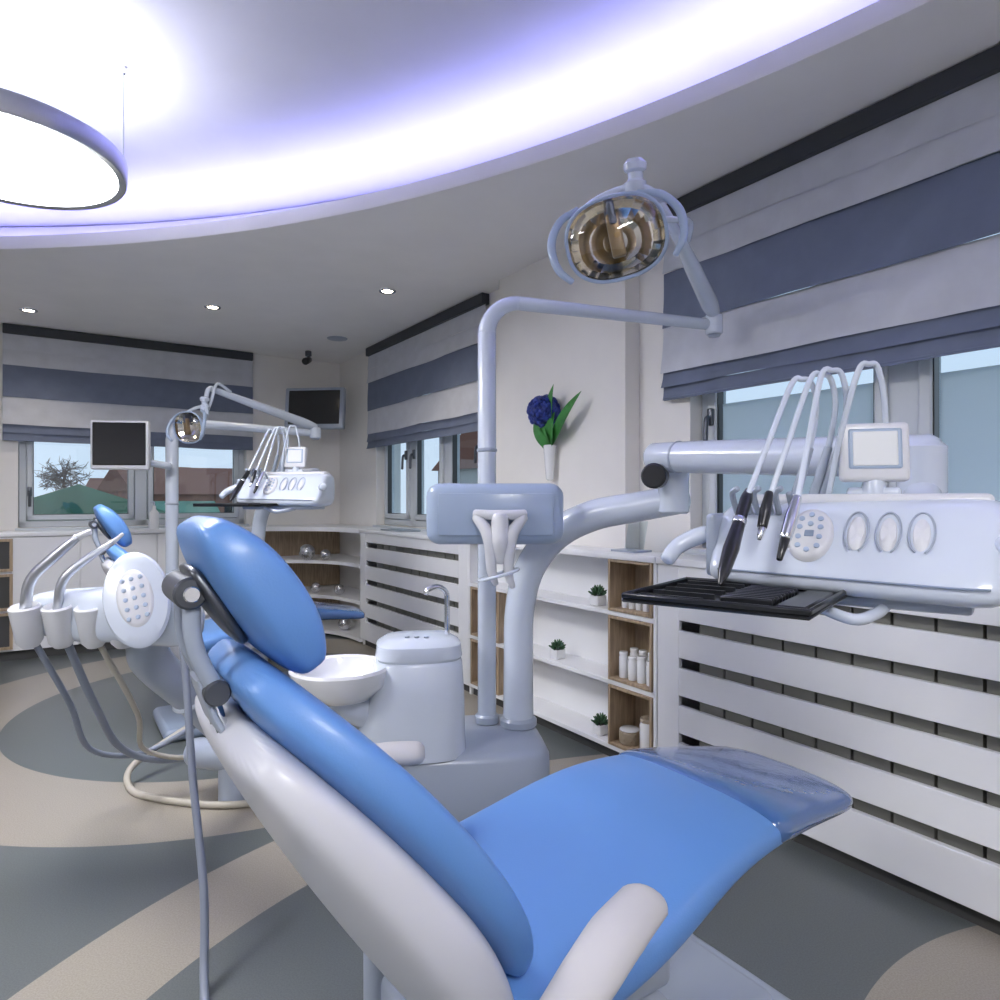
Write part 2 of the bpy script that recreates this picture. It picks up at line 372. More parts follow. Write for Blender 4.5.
def succulent(x,y,z):
    g=G('potted_succulent',RM,(x,y,z))
    g.add('pot',gbox(x-.03,x+.03,y-.03,y+.03,z,z+.05,.004,2),CERAMIC)
    L=[]
    for i in range(26):
        a=i*2.4; r=.008+.030*(i/26); zz=z+.085-.03*(i/26)
        L.append(xf(ball((0,0,0),.012,.5,.35,1.7,8),T((x+r*math.cos(a),y+r*math.sin(a),zz))@Rz(math.degrees(a))@Ry(20+45*i/26)))
    g.add('leaves',merge(*L),SUCC); g.add('soil',gbox(x-.024,x+.024,y-.024,y+.024,z+.045,z+.054),BLACK)
succulent(XC+.06,2.50,.723); succulent(XC+.06,2.82,.393); succulent(XC+.06,2.48,.083)
g=G('acrylic_brochure_stand',RM,(XC+.12,2.3,ZT))
g.add('base',gbox(XC+.05,XC+.17,2.24,2.40,ZT,ZT+.01,.002,1),GREYP); g.add('panel',xf(gbox(-.004,.004,-.06,.06,0,.14),T((XC+.13,2.32,ZT+.01))@Ry(12)),GLASS)
YC=6.38
def corner():
    g=G('curved_corner_shelf',RM,(2.2,6.4,0))
    arc=[]
    P0=Vector((XC,5.46));P1=Vector((XC,YC));P2=Vector((1.32,YC))
    for i in range(25):
        t=i/24; p=P0*(1-t)**2+P1*2*t*(1-t)+P2*t*t; arc.append((p.x,p.y))
    poly=arc+[(1.32,YB-.002),(XW-.002,YB-.002),(XW-.002,5.46)]
    def slab(z,t):
        n=len(poly); V=[(x,y,z) for x,y in poly]+[(x,y,z+t) for x,y in poly]
        Fc=[list(range(n))[::-1],list(range(n,2*n))]+[[i,(i+1)%n,n+(i+1)%n,n+i] for i in range(n)]
        return V,Fc
    for i,z in enumerate((.02,.34,.66)): g.add('shelf_%d'%(i+1),slab(z,.03),LACQ,smooth=False)
    g.add('counter_top',slab(ZT-.04,.04),LACQ,smooth=False)
    g.add('back_liner',merge(gbox(1.33,XW-.01,YB-.03,YB-.01,.051,.339),gbox(1.33,XW-.01,YB-.03,YB-.01,.371,.659),gbox(1.33,XW-.01,YB-.03,YB-.01,.691,.959)),OAK)
    g.add('upright',merge(*[gbox(1.36,1.39,YC+.02,YB-.03,a,b) for a,b in ((.05,.34),(.37,.66),(.69,.96))]),LACQ)
corner()
for x,y,z,r in [(1.98,6.15,.69,.075),(2.12,6.05,.69,.05),(1.75,6.42,.37,.06),(1.92,6.38,.37,.055),(2.08,6.2,.37,.05),(2.22,5.95,.37,.05),(2.05,6.3,.05,.06),(2.25,5.9,.05,.06)]:
    mkobj('decorative_ball',ball((x,y,z+r),r,n=18),SILVER,RM)
g=G('back_wall_cabinet',RM,(0,YC+.15,0))
g.add('counter_top',gbox(-2.6,1.318,YC-.012,YB-.002,ZT-.035,ZT,.004,2),LACQ)
drs=[]
for i in range(7):
    a=-2.6+i*.56
    if i==3: continue
    drs.append(gbox(a+.004,a+.552,YC,YC+.02,.08,ZT-.04,.003,1))
g.add('doors',merge(*drs),LACQ); g.add('carcass',gbox(-2.59,-.94,YC+.021,YB-.003,.08,ZT-.036),LACQ); g.add('carcass_right',gbox(-.35,1.31,YC+.021,YB-.003,.08,ZT-.036),LACQ)
g.add('toe_kick',gbox(-2.6,1.31,YC+.05,YC+.07,0,.079),TOE)
for a,b in ((.083,.36),(.365,.66),(.665,.96)): oakcube(RM,-.91,-.38,YC,YC+.3,a,b)
def oakface(x0,x1,z0,z1):
    g=G('oak_cube_shelf',RM,((x0+x1)/2,YC,z0)); t=.02
    g.add('oak_frame',merge(gbox(x0,x0+t,YC-.03,YC-.001,z0,z1),gbox(x1-t,x1,YC-.03,YC-.001,z0,z1),gbox(x0+t,x1-t,YC-.03,YC-.001,z0,z0+t),gbox(x0+t,x1-t,YC-.03,YC-.001,z1-t,z1)),OAK)
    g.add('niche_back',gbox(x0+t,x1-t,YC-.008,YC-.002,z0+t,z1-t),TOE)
oakface(-.60,-.24,.1,.38); oakface(-.60,-.24,.4,.68); oakface(-.60,-.24,.70,.95)

# ================= wall flower =================
g=G('wall_vase_with_flower',RM,(2.38,3.05,1.35))
vx,vy=2.375,3.01
g.add('vase',xf(lathe([(.01,0),(.022,.01),(.03,.1),(.038,.2),(.034,.205),(.02,.15)],20),T((vx,vy,1.36))),CERAMIC)
g.add('stem',tube([(vx,vy,1.5),(vx,vy+.01,1.66),(vx-.01,vy+.03,1.76)],.006,8),LEAF)
P=[]
for i in range(150):
    a=i*2.39996; zc=1-2*(i+.5)/150; rr=math.sqrt(1-zc*zc)
    d=Vector((rr*math.cos(a),rr*math.sin(a),zc))
    P.append(xf(ball((0,0,0),.017,1,1,.5,8),T(Vector((vx-.03,vy+.02,1.76))+d*.086*random.uniform(.88,1.08))@d.to_track_quat('Z','Y').to_matrix().to_4x4()@Ry(random.uniform(-35,35))))
g.add('petals',merge(*P),FLOW); g.add('flower_core',ball((vx-.03,vy+.02,1.76),.070),FLOW)
def leaf(p0,dirv,L,w,curl=.05):
    dirv=Vector(dirv).normalized(); side=dirv.cross(Vector((1,0,0))).normalized(); V=[];Fc=[];n=12
    for i in range(n+1):
        t=i/n; ww=w*math.sin(math.pi*t**.8)**.8 if 0<t<1 else .001; c=Vector(p0)+dirv*L*t+Vector((-1,0,0))*curl*math.sin(t*2.4)
        V+=[c-side*ww,c+Vector((.012,0,0))*math.sin(math.pi*t),c+side*ww]
    for i in range(n): k=i*3; Fc+=[[k,k+1,k+4,k+3],[k+1,k+2,k+5,k+4]]
    return V,Fc
g.add('leaves',merge(leaf((vx,vy,1.55),(0,-.22,1),.36,.04),leaf((vx,vy,1.55),(0,-.95,.85),.42,.035),leaf((vx,vy,1.53),(0,.45,.9),.22,.035),leaf((vx,vy,1.54),(0,-.3,.7),.22,.045),leaf((vx,vy,1.52),(0,.15,.9),.2,.045)),LEAF)

# ================= DENTAL CHAIR =================
def sring(x,z,ang,w,t,dish=0,N=24,e=.6,y0=0):
    nx,nz=math.cos(rad(ang)),math.sin(rad(ang)); out=[]
    for i in range(N):
        a=2*math.pi*(i+.5)/N; c,s=math.cos(a),math.sin(a)
        cx=math.copysign(abs(c)**e,c); cz=math.copysign(abs(s)**e,s)*t/2+dish*cx*cx
        out.append((x+nx*cz,y0+cx*w,z+nz*cz))
    return out
def sloft(S,y0=0,e=.6,endw=.86,endt=.55,off=.018):
    def end(p,q):
        d=Vector((p[0]-q[0],p[1]-q[1])).normalized()*off
        return (p[0]+d.x,p[1]+d.y,p[2],p[3]*endw,p[4]*endt,p[5])
    SS=[end(S[0],S[1])]+S+[end(S[-1],S[-2])]
    return loft([sring(*s,e=e,y0=y0) for s in SS])
def dental_chair(F):
    g=G('dental_chair',F,(.8,0,0))
    g.add('seat_cushion',sloft([(.50,.485,95,.22,.09,.02),(.58,.465,95,.265,.11,.02),(.72,.475,99,.28,.12,.015),(.88,.52,102,.275,.11,.008),(1.03,.572,96,.255,.10,0),(1.18,.585,88,.237,.085,-.006),(1.35,.574,82,.215,.07,-.008),(1.555,.550,78,.195,.055,-.008)]),BLUE,sub=2)
    g.add('foot_cover',sloft([(1.20,.587,88,.242,.092,-.006),(1.28,.584,86,.230,.084,-.007),(1.38,.573,82,.217,.077,-.008),(1.48,.559,79,.206,.066,-.008),(1.562,.549,78,.197,.06,-.008)],off=.012),BLUE2,sub=2)
    g.add('seat_shell',sloft([(.56,.41,92,.19,.07,0),(.70,.405,95,.22,.08,0),(.88,.44,100,.21,.08,0),(1.03,.505,96,.18,.06,0),(1.2,.53,88,.15,.04,0)]),SHELL,sub=2)
    back=[(.583,.537,46,.225,.065,.015),(.540,.609,43,.258,.082,.03),(.465,.709,41,.275,.088,.035),(.385,.809,40,.275,.088,.035),(.314,.898,40,.252,.085,.025),(.256,.970,41,.20,.075,.01),(.226,1.008,41,.15,.06,0)]
    g.add('back_cushion',sloft(back,e=.52),BLUE,sub=2)
    g.add('back_shell',sloft([(.572,.415,44,.20,.09,.0),(.522,.487,42,.25,.125,.015),(.452,.590,41,.280,.135,.03),(.378,.690,41,.280,.125,.03),(.308,.787,41,.270,.108,.025),(.248,.870,41,.248,.085,.015),(.213,.921,41,.215,.065,.005)],e=.55,endw=.9),SHELL,sub=2)
    g.add('headrest_cushion',sloft([(.298,1.025,33,.13,.06,.004),(.274,1.068,33,.147,.09,.008),(.240,1.12,33,.150,.096,.008),(.205,1.172,33,.144,.088,.006),(.178,1.208,33,.12,.055,0)],e=.48),BLUE,sub=2)
    g.add('headrest_plate',sloft([(.22,1.06,33,.06,.02,0),(.19,1.105,33,.075,.026,0),(.165,1.145,33,.06,.02,0)]),DMETAL,sub=2)
    g.add('headrest_pivot',cyl((.155,-.055,1.125),(.155,.055,1.125),.022),DMETAL)
    g.add('pivot_caps',merge(cyl((.155,-.066,1.125),(.155,-.056,1.125),.011),cyl((.155,.056,1.125),(.155,.066,1.125),.011)),CHROME)
    g.add('headrest_links',merge(tube([(.158,-.035,1.12),(.163,-.035,1.05),(.19,-.035,.985)],.012,10),tube([(.158,.035,1.12),(.163,.035,1.05),(.19,.035,.985)],.012,10)),GREYP)
    g.add('lower_pivot',cyl((.19,-.05,.985),(.19,.05,.985),.018),DMETAL)
    g.add('headrest_rods',merge(cyl((.185,-.022,.985),(.215,-.022,.88),.009),cyl((.185,.022,.985),(.215,.022,.88),.009)),CHROME)
    g.add('rod_plate',sloft([(.175,.985,41,.035,.012,0),(.19,.945,41,.045,.014,0),(.21,.91,41,.035,.012,0)]),GREYP)
    for nm,p in (('armrest_near',[(.49,-.42,.650),(.55,-.40,.662),(.62,-.375,.674),(.70,-.348,.678)]),('armrest_far',[(.47,.38,.665),(.54,.37,.68),(.62,.345,.685),(.68,.32,.685)])):
        g.add(nm,tube(p,[.033,.038,.040,.037],18,6,.62),ARMR)
        s=-1 if p[0][1]<0 else 1
        g.add(nm+'_support',tube([(p[1][0],p[1][1],.65),(.54,s*.36,.55),(.56,s*.27,.42),(.58,s*.14,.39)],[.026,.028,.026,.024],12),SHELL)
    g.add('hinge_bracket',merge(gbox(.48,.66,-.16,-.11,.30,.44,.02),gbox(.48,.66,.11,.16,.30,.44,.02)),GREYP)
    g.add('lift_frame',gbox(.50,1.0,-.14,.14,.31,.385,.02),GREYP)
    g.add('lift_column',loft([[(cx+sx*a,sy*b,z) for sx,sy in ((-1,-1),(1,-1),(1,1),(-1,1))] for cx,z,a,b in ((.95,.10,.22,.13),(.90,.2,.17,.12),(.80,.33,.15,.11))]),GREYP,smooth=False)
    g.add('base_plate',gbox(.45,1.45,-.25,.25,0,.07,.034,5),GREYB)
    g.add('base_step',gbox(.62,1.38,-.20,.20,.07,.145,.035,5),GREYP)
    g.add('base_cap',gbox(.72,1.30,-.16,.16,.145,.19,.022,4),GREYP)
    return g
dental_chair(RM@T((0,1.02,0)))
dental_chair(RM@T((.03,4.02,0)))

# ================= DENTAL LIGHT =================
def light_head(g,F,s=1.0):
    M=F@Matrix.Scale(s,4)
    def ell(prof,n=36,fx=1.0,fy=.8):
        out=[]
        for r,y in prof:
            ring=[]
            for i in range(n):
                a=2*math.pi*i/n; c,q=math.cos(a),math.sin(a)
                ring.append((math.copysign(abs(c)**.8,c)*r*fx,y,math.copysign(abs(q)**.8,q)*r*fy))
            out.append(ring)
        return out
    g.add('head_housing',loft(ell([(.03,.10),(.09,.085),(.14,.04),(.160,.0),(.155,-.006)]),cap=False),WHITE,F=M)
    g.add('housing_back',loft(ell([(.03,.10),(.02,.103)])),WHITE,F=M)
    g.add('reflector',loft(ell([(.153,-.008),(.145,.01),(.12,.035),(.085,.055),(.04,.068),(.008,.07)],24),cap=False),REFL,F=M,angle=8)
    g.add('clear_shield',loft(ell([(.156,-.008),(.150,-.035),(.12,-.062),(.06,-.075),(.01,-.078)]),cap=False),SHIELD,F=M)
    rim=[(math.copysign(abs(math.cos(a))**.8,math.cos(a))*.158,-.01,math.copysign(abs(math.sin(a))**.8,math.sin(a))*.127) for a in [2*math.pi*i/32 for i in range(33)]]
    g.add('rim',tube(rim,.006,8,2),PANEL,F=M)
    g.add('bulb_cover',gbox(-.022,.022,-.035,.0,-.06,.075,.008),BULB,F=M)
    g.add('bulb_stem',gbox(-.012,.012,-.04,.04,.04,.112,.006),DMETAL,F=M)
    for s_ in (-1,1):
        g.add('handle_left' if s_<0 else 'handle_right',tube([(s_*.10,.06,.13),(s_*.165,.03,.10),(s_*.205,-.02,.03),(s_*.20,-.05,-.05),(s_*.165,-.05,-.10)],[.010,.013,.014,.013,.010],12,6),PANEL,F=M)
    g.add('yoke',tube([(-.12,.05,.09),(-.05,.09,.14),(.05,.10,.16),(.12,.09,.145),(.17,.05,.09)],.014,12),WHITE,F=M)
    g.add('top_knob',xf(merge(lathe([(.03,0),(.036,.01),(.036,.04),(.024,.05),(.024,.07),(.036,.078),(.038,.098),(.024,.112)],24)),T((.095,.10,.13))@Ry(10)),WHITE,F=M)
def dental_light(base,top,radius,armend,sprend,head,headrot,s=1,zb=.3):
    g=G('dental_light',I,(base[0],base[1],zb))
    bx,by=base; ax=Vector(armend)-Vector((bx,by,top)); d=Vector((ax.x,ax.y,0)).normalized()
    g.add('post',tube([(bx,by,zb),(bx,by,top-.13)],radius,20),WHITE)
    g.add('post_collar',cyl((bx,by,top-.62),(bx,by,top-.60),radius*1.12),GREYP)
    g.add('post_sleeve',cyl((bx,by,zb),(bx,by,zb+.04),radius*1.3),GREYP)
    q=Vector(armend)
    arc=[]
    for i in range(9):
        a=math.pi/2*i/8; arc.append(Vector((bx,by,top-.13))+d*(.13*(1-math.cos(a)))+Vector((0,0,.13*math.sin(a))))
    g.add('elbow',tube(arc,[radius*.98,radius*.75],18,2),WHITE)
    g.add('arm',tube([arc[-1],q],[radius*.75,radius*.62],18,2),WHITE)
    g.add('arm_joint',cyl(q-Vector((0,0,.04)),q+Vector((0,0,.045)),radius*.95),WHITE)
    g.add('joint_cap',cyl(q-Vector((0,0,.05)),q-Vector((0,0,.041)),radius*.7),GREYP)
    e=Vector(sprend)
    m=q+Vector((0,0,.05))
    g.add('spring_arm',tube([m,m+(e-m)*.15,m+(e-m)*.6,e],[.026,.036,.030,.02],14,4),WHITE)
    h=Vector(head)
    M=T(h)@headrot
    kn=M@Vector((.095*s,.10*s,.155*s))
    g.add('head_fork',tube([e,(e+kn)/2+Vector((0,0,.04)),kn],[.018,.016,.014],12),WHITE)
    g.add('hose_loop',tube([e-(e-m)*.15+Vector((.02,0,.02)),e+Vector((.05,0,.03)),(e+h)/2+Vector((.08,.0,.05)),M@Vector((.08*s,.1*s,.06*s))],.011,10),WHITE)
    light_head(g,M,s)
dental_light((-.054,2.75),2.065,.038,(.915,2.85,1.998),(.60,2.28,2.17),(.362,2.08,2.065),Rz(-8)@Rx(12)@Ry(-12),.97,zb=.33)
dental_light((-2.46,5.0),1.83,.045,(-1.44,5.2,1.77),(-2.0,4.6,2.02),(-2.10,4.5,1.74),Rz(-25)@Rx(10),.82,zb=.33)

# ================= DENTAL UNIT 1 =================
def cuspidor_unit(F):
    g=G('cuspidor_unit',F,(-.2,2.6,0))
    def rr(cx,cy,a,b,z,n=28,e=.6,rot=0):
        out=[]
        for i in range(n):
            t=2*math.pi*i/n; c,s=math.cos(t),math.sin(t)
            x=math.copysign(abs(c)**e,c)*a; y=math.copysign(abs(s)**e,s)*b
            cr,sr=math.cos(rad(rot)),math.sin(rad(rot)); out.append((cx+x*cr-y*sr,cy+x*sr+y*cr,z))
        return out
    g.add('floor_box',loft([rr(-.20,2.62,.37,.24,0,rot=8,e=.3),rr(-.20,2.62,.38,.25,.02,rot=8,e=.3),rr(-.20,2.62,.37,.245,.30,rot=8,e=.3),rr(-.20,2.62,.355,.23,.325,rot=8,e=.3),rr(-.20,2.62,.33,.21,.333,rot=8,e=.3)]),GREYP)
    g.add('tower',loft([rr(-.33,2.50,.20,.16,.32,rot=10),rr(-.33,2.50,.195,.155,.40,rot=10),rr(-.31,2.50,.172,.14,.55,rot=10),rr(-.305,2.5,.160,.135,.655,rot=10),rr(-.305,2.5,.152,.128,.665,rot=10),rr(-.305,2.5,.160,.135,.675,rot=10),rr(-.305,2.5,.155,.13,.72,rot=10),rr(-.305,2.5,.12,.10,.742,rot=10),rr(-.305,2.5,.05,.04,.748,rot=10)]),WHITE)
    B=T((-.575,2.40,.53))
    prof=[(.05,0),(.12,.015),(.165,.06),(.178,.115),(.172,.125),(.160,.118),(.145,.07),(.10,.035),(.02,.028)]
    g.add('spittoon_bowl',xf(lathe(prof,44),B),CERAMIC)
    g.add('bowl_drain',xf(lathe([(.022,.029),(.02,.034),(.002,.034)],16),B),CHROME)
    g.add('bowl_bracket',tube([(-.575,2.40,.535),(-.50,2.44,.48),(-.40,2.48,.46)],[.06,.06,.07],16),WHITE)
    g.add('cup_filler_spout',tube([(-.20,2.52,.74),(-.20,2.52,.86),(-.205,2.515,.905),(-.235,2.50,.925),(-.27,2.485,.915),(-.275,2.48,.90)],.010,12),CHROME)
    g.add('control_buttons',merge(*[cyl((-.34+i*.035,2.44,.742),(-.34+i*.035,2.44,.752),.009) for i in range(3)]),GREYP)
    return g
cuspidor_unit(I)
g=G('instrument_arm_system',I,(.07,2.72,.33))
g.add('column_pipe',tube([(.075,2.72,.32),(.075,2.72,.60),(.08,2.72,.80),(.12,2.71,.97),(.22,2.66,1.11),(.36,2.58,1.19),(.52,2.50,1.225),(.66,2.42,1.255)],[.062,.060,.060,.062,.062,.060,.056,.054],24,6),WHITE)
g.add('column_collar',cyl((.075,2.72,.325),(.075,2.72,.37),.075),GREYP)
g.add('elbow_knuckle',cyl((.63,2.42,1.20),(.63,2.42,1.36),.055),WHITE)
g.add('joint_dial',merge(cyl((.535,2.33,1.335),(.56,2.38,1.335),.045)),BLACK)
A0=Vector((.56,2.42,1.405)); A1=Vector((1.07,1.66,1.36))
g.add('balance_arm',tube([A0,A0+(A1-A0)*.2,A0+(A1-A0)*.8,A1],[.052,.055,.056,.054],24,3),WHITE)
g.add('arm_seam',merge(*[xf(lathe([(.0565,0),(.0575,.004),(.0565,.008)],28),aim(A0+(A1-A0)*t,A1-A0)) for t in (.12,.86)]),GREYP)
g.add('arm_end_knuckle',cyl(A1+Vector((-.02,0,-.10)),A1+Vector((-.02,0,.03)),.055),WHITE)
g.add('unit_mount',tube([A1+Vector((-.02,0,-.08)),(1.0,1.58,1.22),(.90,1.47,1.17)],.042,16),WHITE)
g=G('xray_viewer_panel',I,(-.02,2.6,1.1))
g.add('panel_body',gbox(-.274,.236,2.43,2.56,1.085,1.312,.05,5),PANEL)
g.add('panel_face',gbox(-.225,.195,2.422,2.434,1.12,1.275,.005,2),PANEL)
g.add('clamp',gbox(-.10,-.01,2.56,2.71,1.14,1.25,.02,3),WHITE)
g.add('holder_plate',tube([(-.09,2.40,1.20),(0,2.385,1.195),(.09,2.40,1.20)],[.016,.02,.016],12,6),WARMW)
g.add('holder_fork',merge(tube([(-.085,2.40,1.19),(-.04,2.37,1.12),(-.03,2.37,1.0),(-.015,2.37,.95)],[.018,.024,.018,.010],12),tube([(.085,2.40,1.19),(.04,2.37,1.12),(.03,2.37,1.0),(.045,2.37,.94)],[.018,.024,.018,.010],12),tube([(0,2.38,1.19),(0,2.365,1.10),(0,2.37,1.03)],[.03,.034,.016],12)),WARMW)
g.add('cup_ring',tube([( -.005+.07*math.cos(a),2.36+.05*math.sin(a),.985+.02*math.cos(a)) for a in [2*math.pi*i/16 for i in range(17)]],.006,8,3),WHITE)

# ================= DELIVERY UNIT =================
def delivery_unit(F,monrot=20):
    g=G('instrument_delivery_unit',F,(0,0,0))
    base=[(.088,.10),(.05,.108),(.0,.105),(-.035,.092),(-.072,.04),(-.108,-.015),(-.140,-.052),(-.132,-.08),(-.08,-.088),(.0,-.09),(.07,-.085),(.095,-.06),(.10,.0),(.10,.06)]
    secs=[(-.262,.6,-.005),(-.256,.80,0),(-.235,.90,0),(-.15,.93,0),(-.05,.97,0),(.1,1.02,0),(.2,1.05,0),(.25,1.03,0),(.272,.9,0),(.278,.7,0)]
    g.add('body',loft([[(x,y*s,z*s+dz) for y,z in base] for x,s,dz in secs]),WHITE,sub=1)
    g.add('under_tray',gbox(-.23,.22,-.09,.07,-.105,-.085,.008,2),GREYP)
    g.add('top_ridge',gbox(-.22,.25,.0,.075,.092,.118,.012,3),WARMW)
    g.add('front_seam',tube([(x,-.1375*s,-.048*s) for x,s in ((-.23,.90),(-.15,.93),(-.05,.97),(.1,1.02),(.2,1.05),(.245,1.03))],.0022,6,3),GREYB)
    g.add('end_caps',merge(gbox(-.272,-.25,-.085,.07,-.065,.075,.010,3)),GREYP)
    N=Vector((0,-.79,.61)); 
    def onface(x,t,off):
        p=Vector((x,-.035-.08*t,.088-.108*t))*1.0; p.x=x; return p+N*off
    def facem(x,t,off): 
        return T(onface(x,t,off))@Matrix(((1,0,0,0),(0,.61,-.79,0),(0,.79,.61,0),(0,0,0,1)))
    g.add('keypad',xf(lathe([(.001,.010),(.036,.010),(.042,.006),(.045,-.004)],32,1.0,1.45),facem(-.055,.5,.0)),WARMW)
    bt=[]
    for i,(bx,bz) in enumerate([(-.018,.033),(.0,.043),(.018,.033),(-.02,.012),(.02,.012),(-.02,-.012),(.02,-.012),(-.018,-.034),(.0,-.044),(.018,-.034),(0,.02)]):
        bt.append(xf(lathe([(.0058,.010),(.0054,.0125),(.001,.013)],14),facem(-.055,.5,0)@T((bx,bz,0))))
    g.add('keypad_buttons',merge(*bt),PANEL)
    g.add('keypad_display',xf(gbox(-.009,.009,-.012,.004,.010,.012,.001,1),facem(-.055,.5,0)),GREYB)
    for i,x in enumerate((.03,.085,.14)):
        fm=facem(x,.45,.004)
        g.add('grip_recess_%d'%(i+1),tube([fm@Vector((.021*math.cos(a),.048*math.sin(a),.001)) for a in [rad(-70+i2*17.5) for i2 in range(19)]],.0022,6,2),GREYP)
        g.add('grip_%d'%(i+1),xf(lathe([(.001,.0015),(.014,.001),(.018,-.004)],24,.95,2.3),fm),WARMW)
    for i,x in enumerate((-.20,-.155,-.11)):
        g.add('holder_%d'%(i+1),merge(tube([onface(x-.014,.1,.0),onface(x-.014,.0,.05),onface(x,-.02,.065)],.007,8),tube([onface(x+.014,.1,.0),onface(x+.014,.0,.05)],.007,8)),GREYP)
    g.add('handle_left',tube([(-.24,-.03,.03),(-.29,-.05,.025),(-.335,-.08,.0),(-.35,-.11,-.03)],[.02,.02,.019,.017],14),WHITE)
    g.add('handle_right',tube([(.255,-.05,.02),(.29,-.11,.025),(.33,-.17,.025)],.02,14),WHITE)
    tops=[(-.168,-.129,.106),(-.125,-.115,.11),(-.07,-.12,.10),(-.02,-.02,.13)]
    peaks=[-.088,-.05,-.028,.03]
    for i,(tp,pk) in enumerate(zip(tops,peaks)):
        h=.368+.006*i
        path=[(pk-.03,.05,.095),(pk+.005,.05,.22),(pk+.022,.035,.31),(pk+.016,.015,h-.008),(pk,0,h),(pk-.018,-.015,h-.012),tuple(Vector((pk-.02,-.02,h-.02))*.45+Vector(tp)*.55),tp]
        if i==3: path=[(pk-.01,.06,.10),(pk+.03,.055,.20),(pk+.035,.04,.30),(pk+.025,.02,h-.008),(pk+.01,.005,h),(pk-.008,-.0,h-.012),(pk-.04,.0,.25),(pk-.07,.02,.11)]
        g.add('whip_hose_%d'%(i+1),tube(path,.0062,10,6),WHITE)
        g.add('whip_joint_%d'%(i+1),tube([path[0],path[1]],[.012,.009],10),GREYP)
    a=Vector((-.168,-.129,.106)); b=Vector((-.165,-.30,-.055))
    g.add('handpiece_1',tube([a+(a-b)*.12,a,a+(b-a)*.25,a+(b-a)*.6,a+(b-a)*.85,b],[.008,.013,.012,.016,.012,.004],14),BLACK)
    g.add('handpiece_1_collar',tube([a+(b-a)*.26,a+(b-a)*.30],.0145,14),CHROME)
    a=Vector((-.125,-.115,.12)); b=Vector((-.13,-.15,.05))
    g.add('handpiece_2',tube([a,(a+b)/2,b],[.008,.012,.010],12),BLACK); g.add('handpiece_2_tip',tube([b,b+(b-a)*.35],[.009,.005],10),CHROME)
    a=Vector((-.07,-.12,.11)); b=Vector((-.08,-.17,.03))
    g.add('handpiece_3',tube([a,(a+b)/2,b],[.009,.013,.012],12),CHROME); g.add('handpiece_3_tip',tube([b,b+(b-a)*.5],[.010,.006],10),BLACK)
    M=T((.045,.035,.205))@Rz(monrot)@Rx(-6)
    g.add('display_frame',xf(gbox(-.066,.066,-.012,.016,-.062,.062,.010,4),M),WARMW)
    g.add('display_screen',xf(gbox(-.05,.05,-.0145,-.011,-.036,.048,.003,1),M),PANEL)
    g.add('display_inset',xf(gbox(-.042,.042,-.0158,-.0144,-.030,.042,.002,1),M),LSCREEN)
    g.add('display_stand',merge(tube([(.045,.04,.15),(.045,.04,.10)],[.02,.03],14),tube([(.0,.035,.12),(.09,.035,.12)],[.012,.012],10)),WHITE)
    tc=Vector((-.145,-.263,-.08)); x0,x1,y0,y1=tc.x-.165,tc.x+.165,tc.y-.16,tc.y+.16; z=tc.z
    g.add('tray_plate',gbox(x0,x1,y0,y1,z-.006,z,.003,1),BLACKM)
    g.add('tray_rim',merge(gbox(x0,x1,y0,y0+.008,z,z+.012,.003,1),gbox(x0,x1,y1-.008,y1,z,z+.012,.003,1),gbox(x0,x0+.008,y0+.008,y1-.008,z,z+.012,.003,1),gbox(x1-.008,x1,y0+.008,y1-.008,z,z+.012,.003,1)),BLACKM)
    rk=[]
    for i in range(9): rk.append(gbox(tc.x+.0,tc.x+.09,y0+.06+i*.022,y0+.07+i*.022,z,z+.014,.003,1))
    rk.append(gbox(tc.x+.1,tc.x+.15,y0+.04,y1-.05,z,z+.009,.003,1))
    rk+= [gbox(tc.x-.14,tc.x-.02,y0+.03+i*.06,y0+.035+i*.06,z,z+.010) for i in range(5)]
    g.add('instrument_rack',merge(*rk),BLACKM)
    g.add('tray_arm',tube([(x1-.05,y1-.07,z-.015),(x1+.02,y1-.08,z-.035),(x1+.05,y1-.02,z-.03),(x1+.06,y1+.06,z-.02)],.011,12),WHITE)
    return g
delivery_unit(T((.728,1.40,1.145))@Rz(-37))
delivery_unit(T((-1.27,3.95,1.30))@Rz(-12),5)
g=G('instrument_arm_system',I,(-1.7,5.0,.33))
g.add('column_pipe',tube([(-1.80,4.95,.32),(-1.80,4.95,.9),(-1.75,4.9,1.15),(-1.6,4.75,1.28),(-1.5,4.6,1.32)],.05,20),WHITE)
g.add('balance_arm',tube([(-1.55,4.6,1.42),(-1.15,4.15,1.40)],[.045,.05],20,2),WHITE)
g.add('elbow_knuckle',cyl((-1.5,4.6,1.30),(-1.5,4.6,1.44),.05),WHITE)
g.add('unit_mount',tube([(-1.15,4.15,1.40),(-1.15,4.08,1.34)],.04,14),WHITE)
cuspidor_unit(T((-1.95,2.35,0)))

g=G('patient_monitor',I,(-2.62,4.6,1.62))
M=T((-2.63,4.62,1.63))@Rz(8)
g.add('monitor_frame',xf(gbox(-.19,.19,-.02,.03,-.170,.170,.014,3),M),WARMW)
g.add('monitor_screen',xf(gbox(-.172,.172,-.024,-.018,-.14,.155,.004,1),M),SCREEN)
g.add('monitor_arm',tube([(-2.6,4.66,1.60),(-2.50,4.75,1.52),(-2.42,4.85,1.50),(-2.46,4.93,1.5)],.025,14),WHITE)

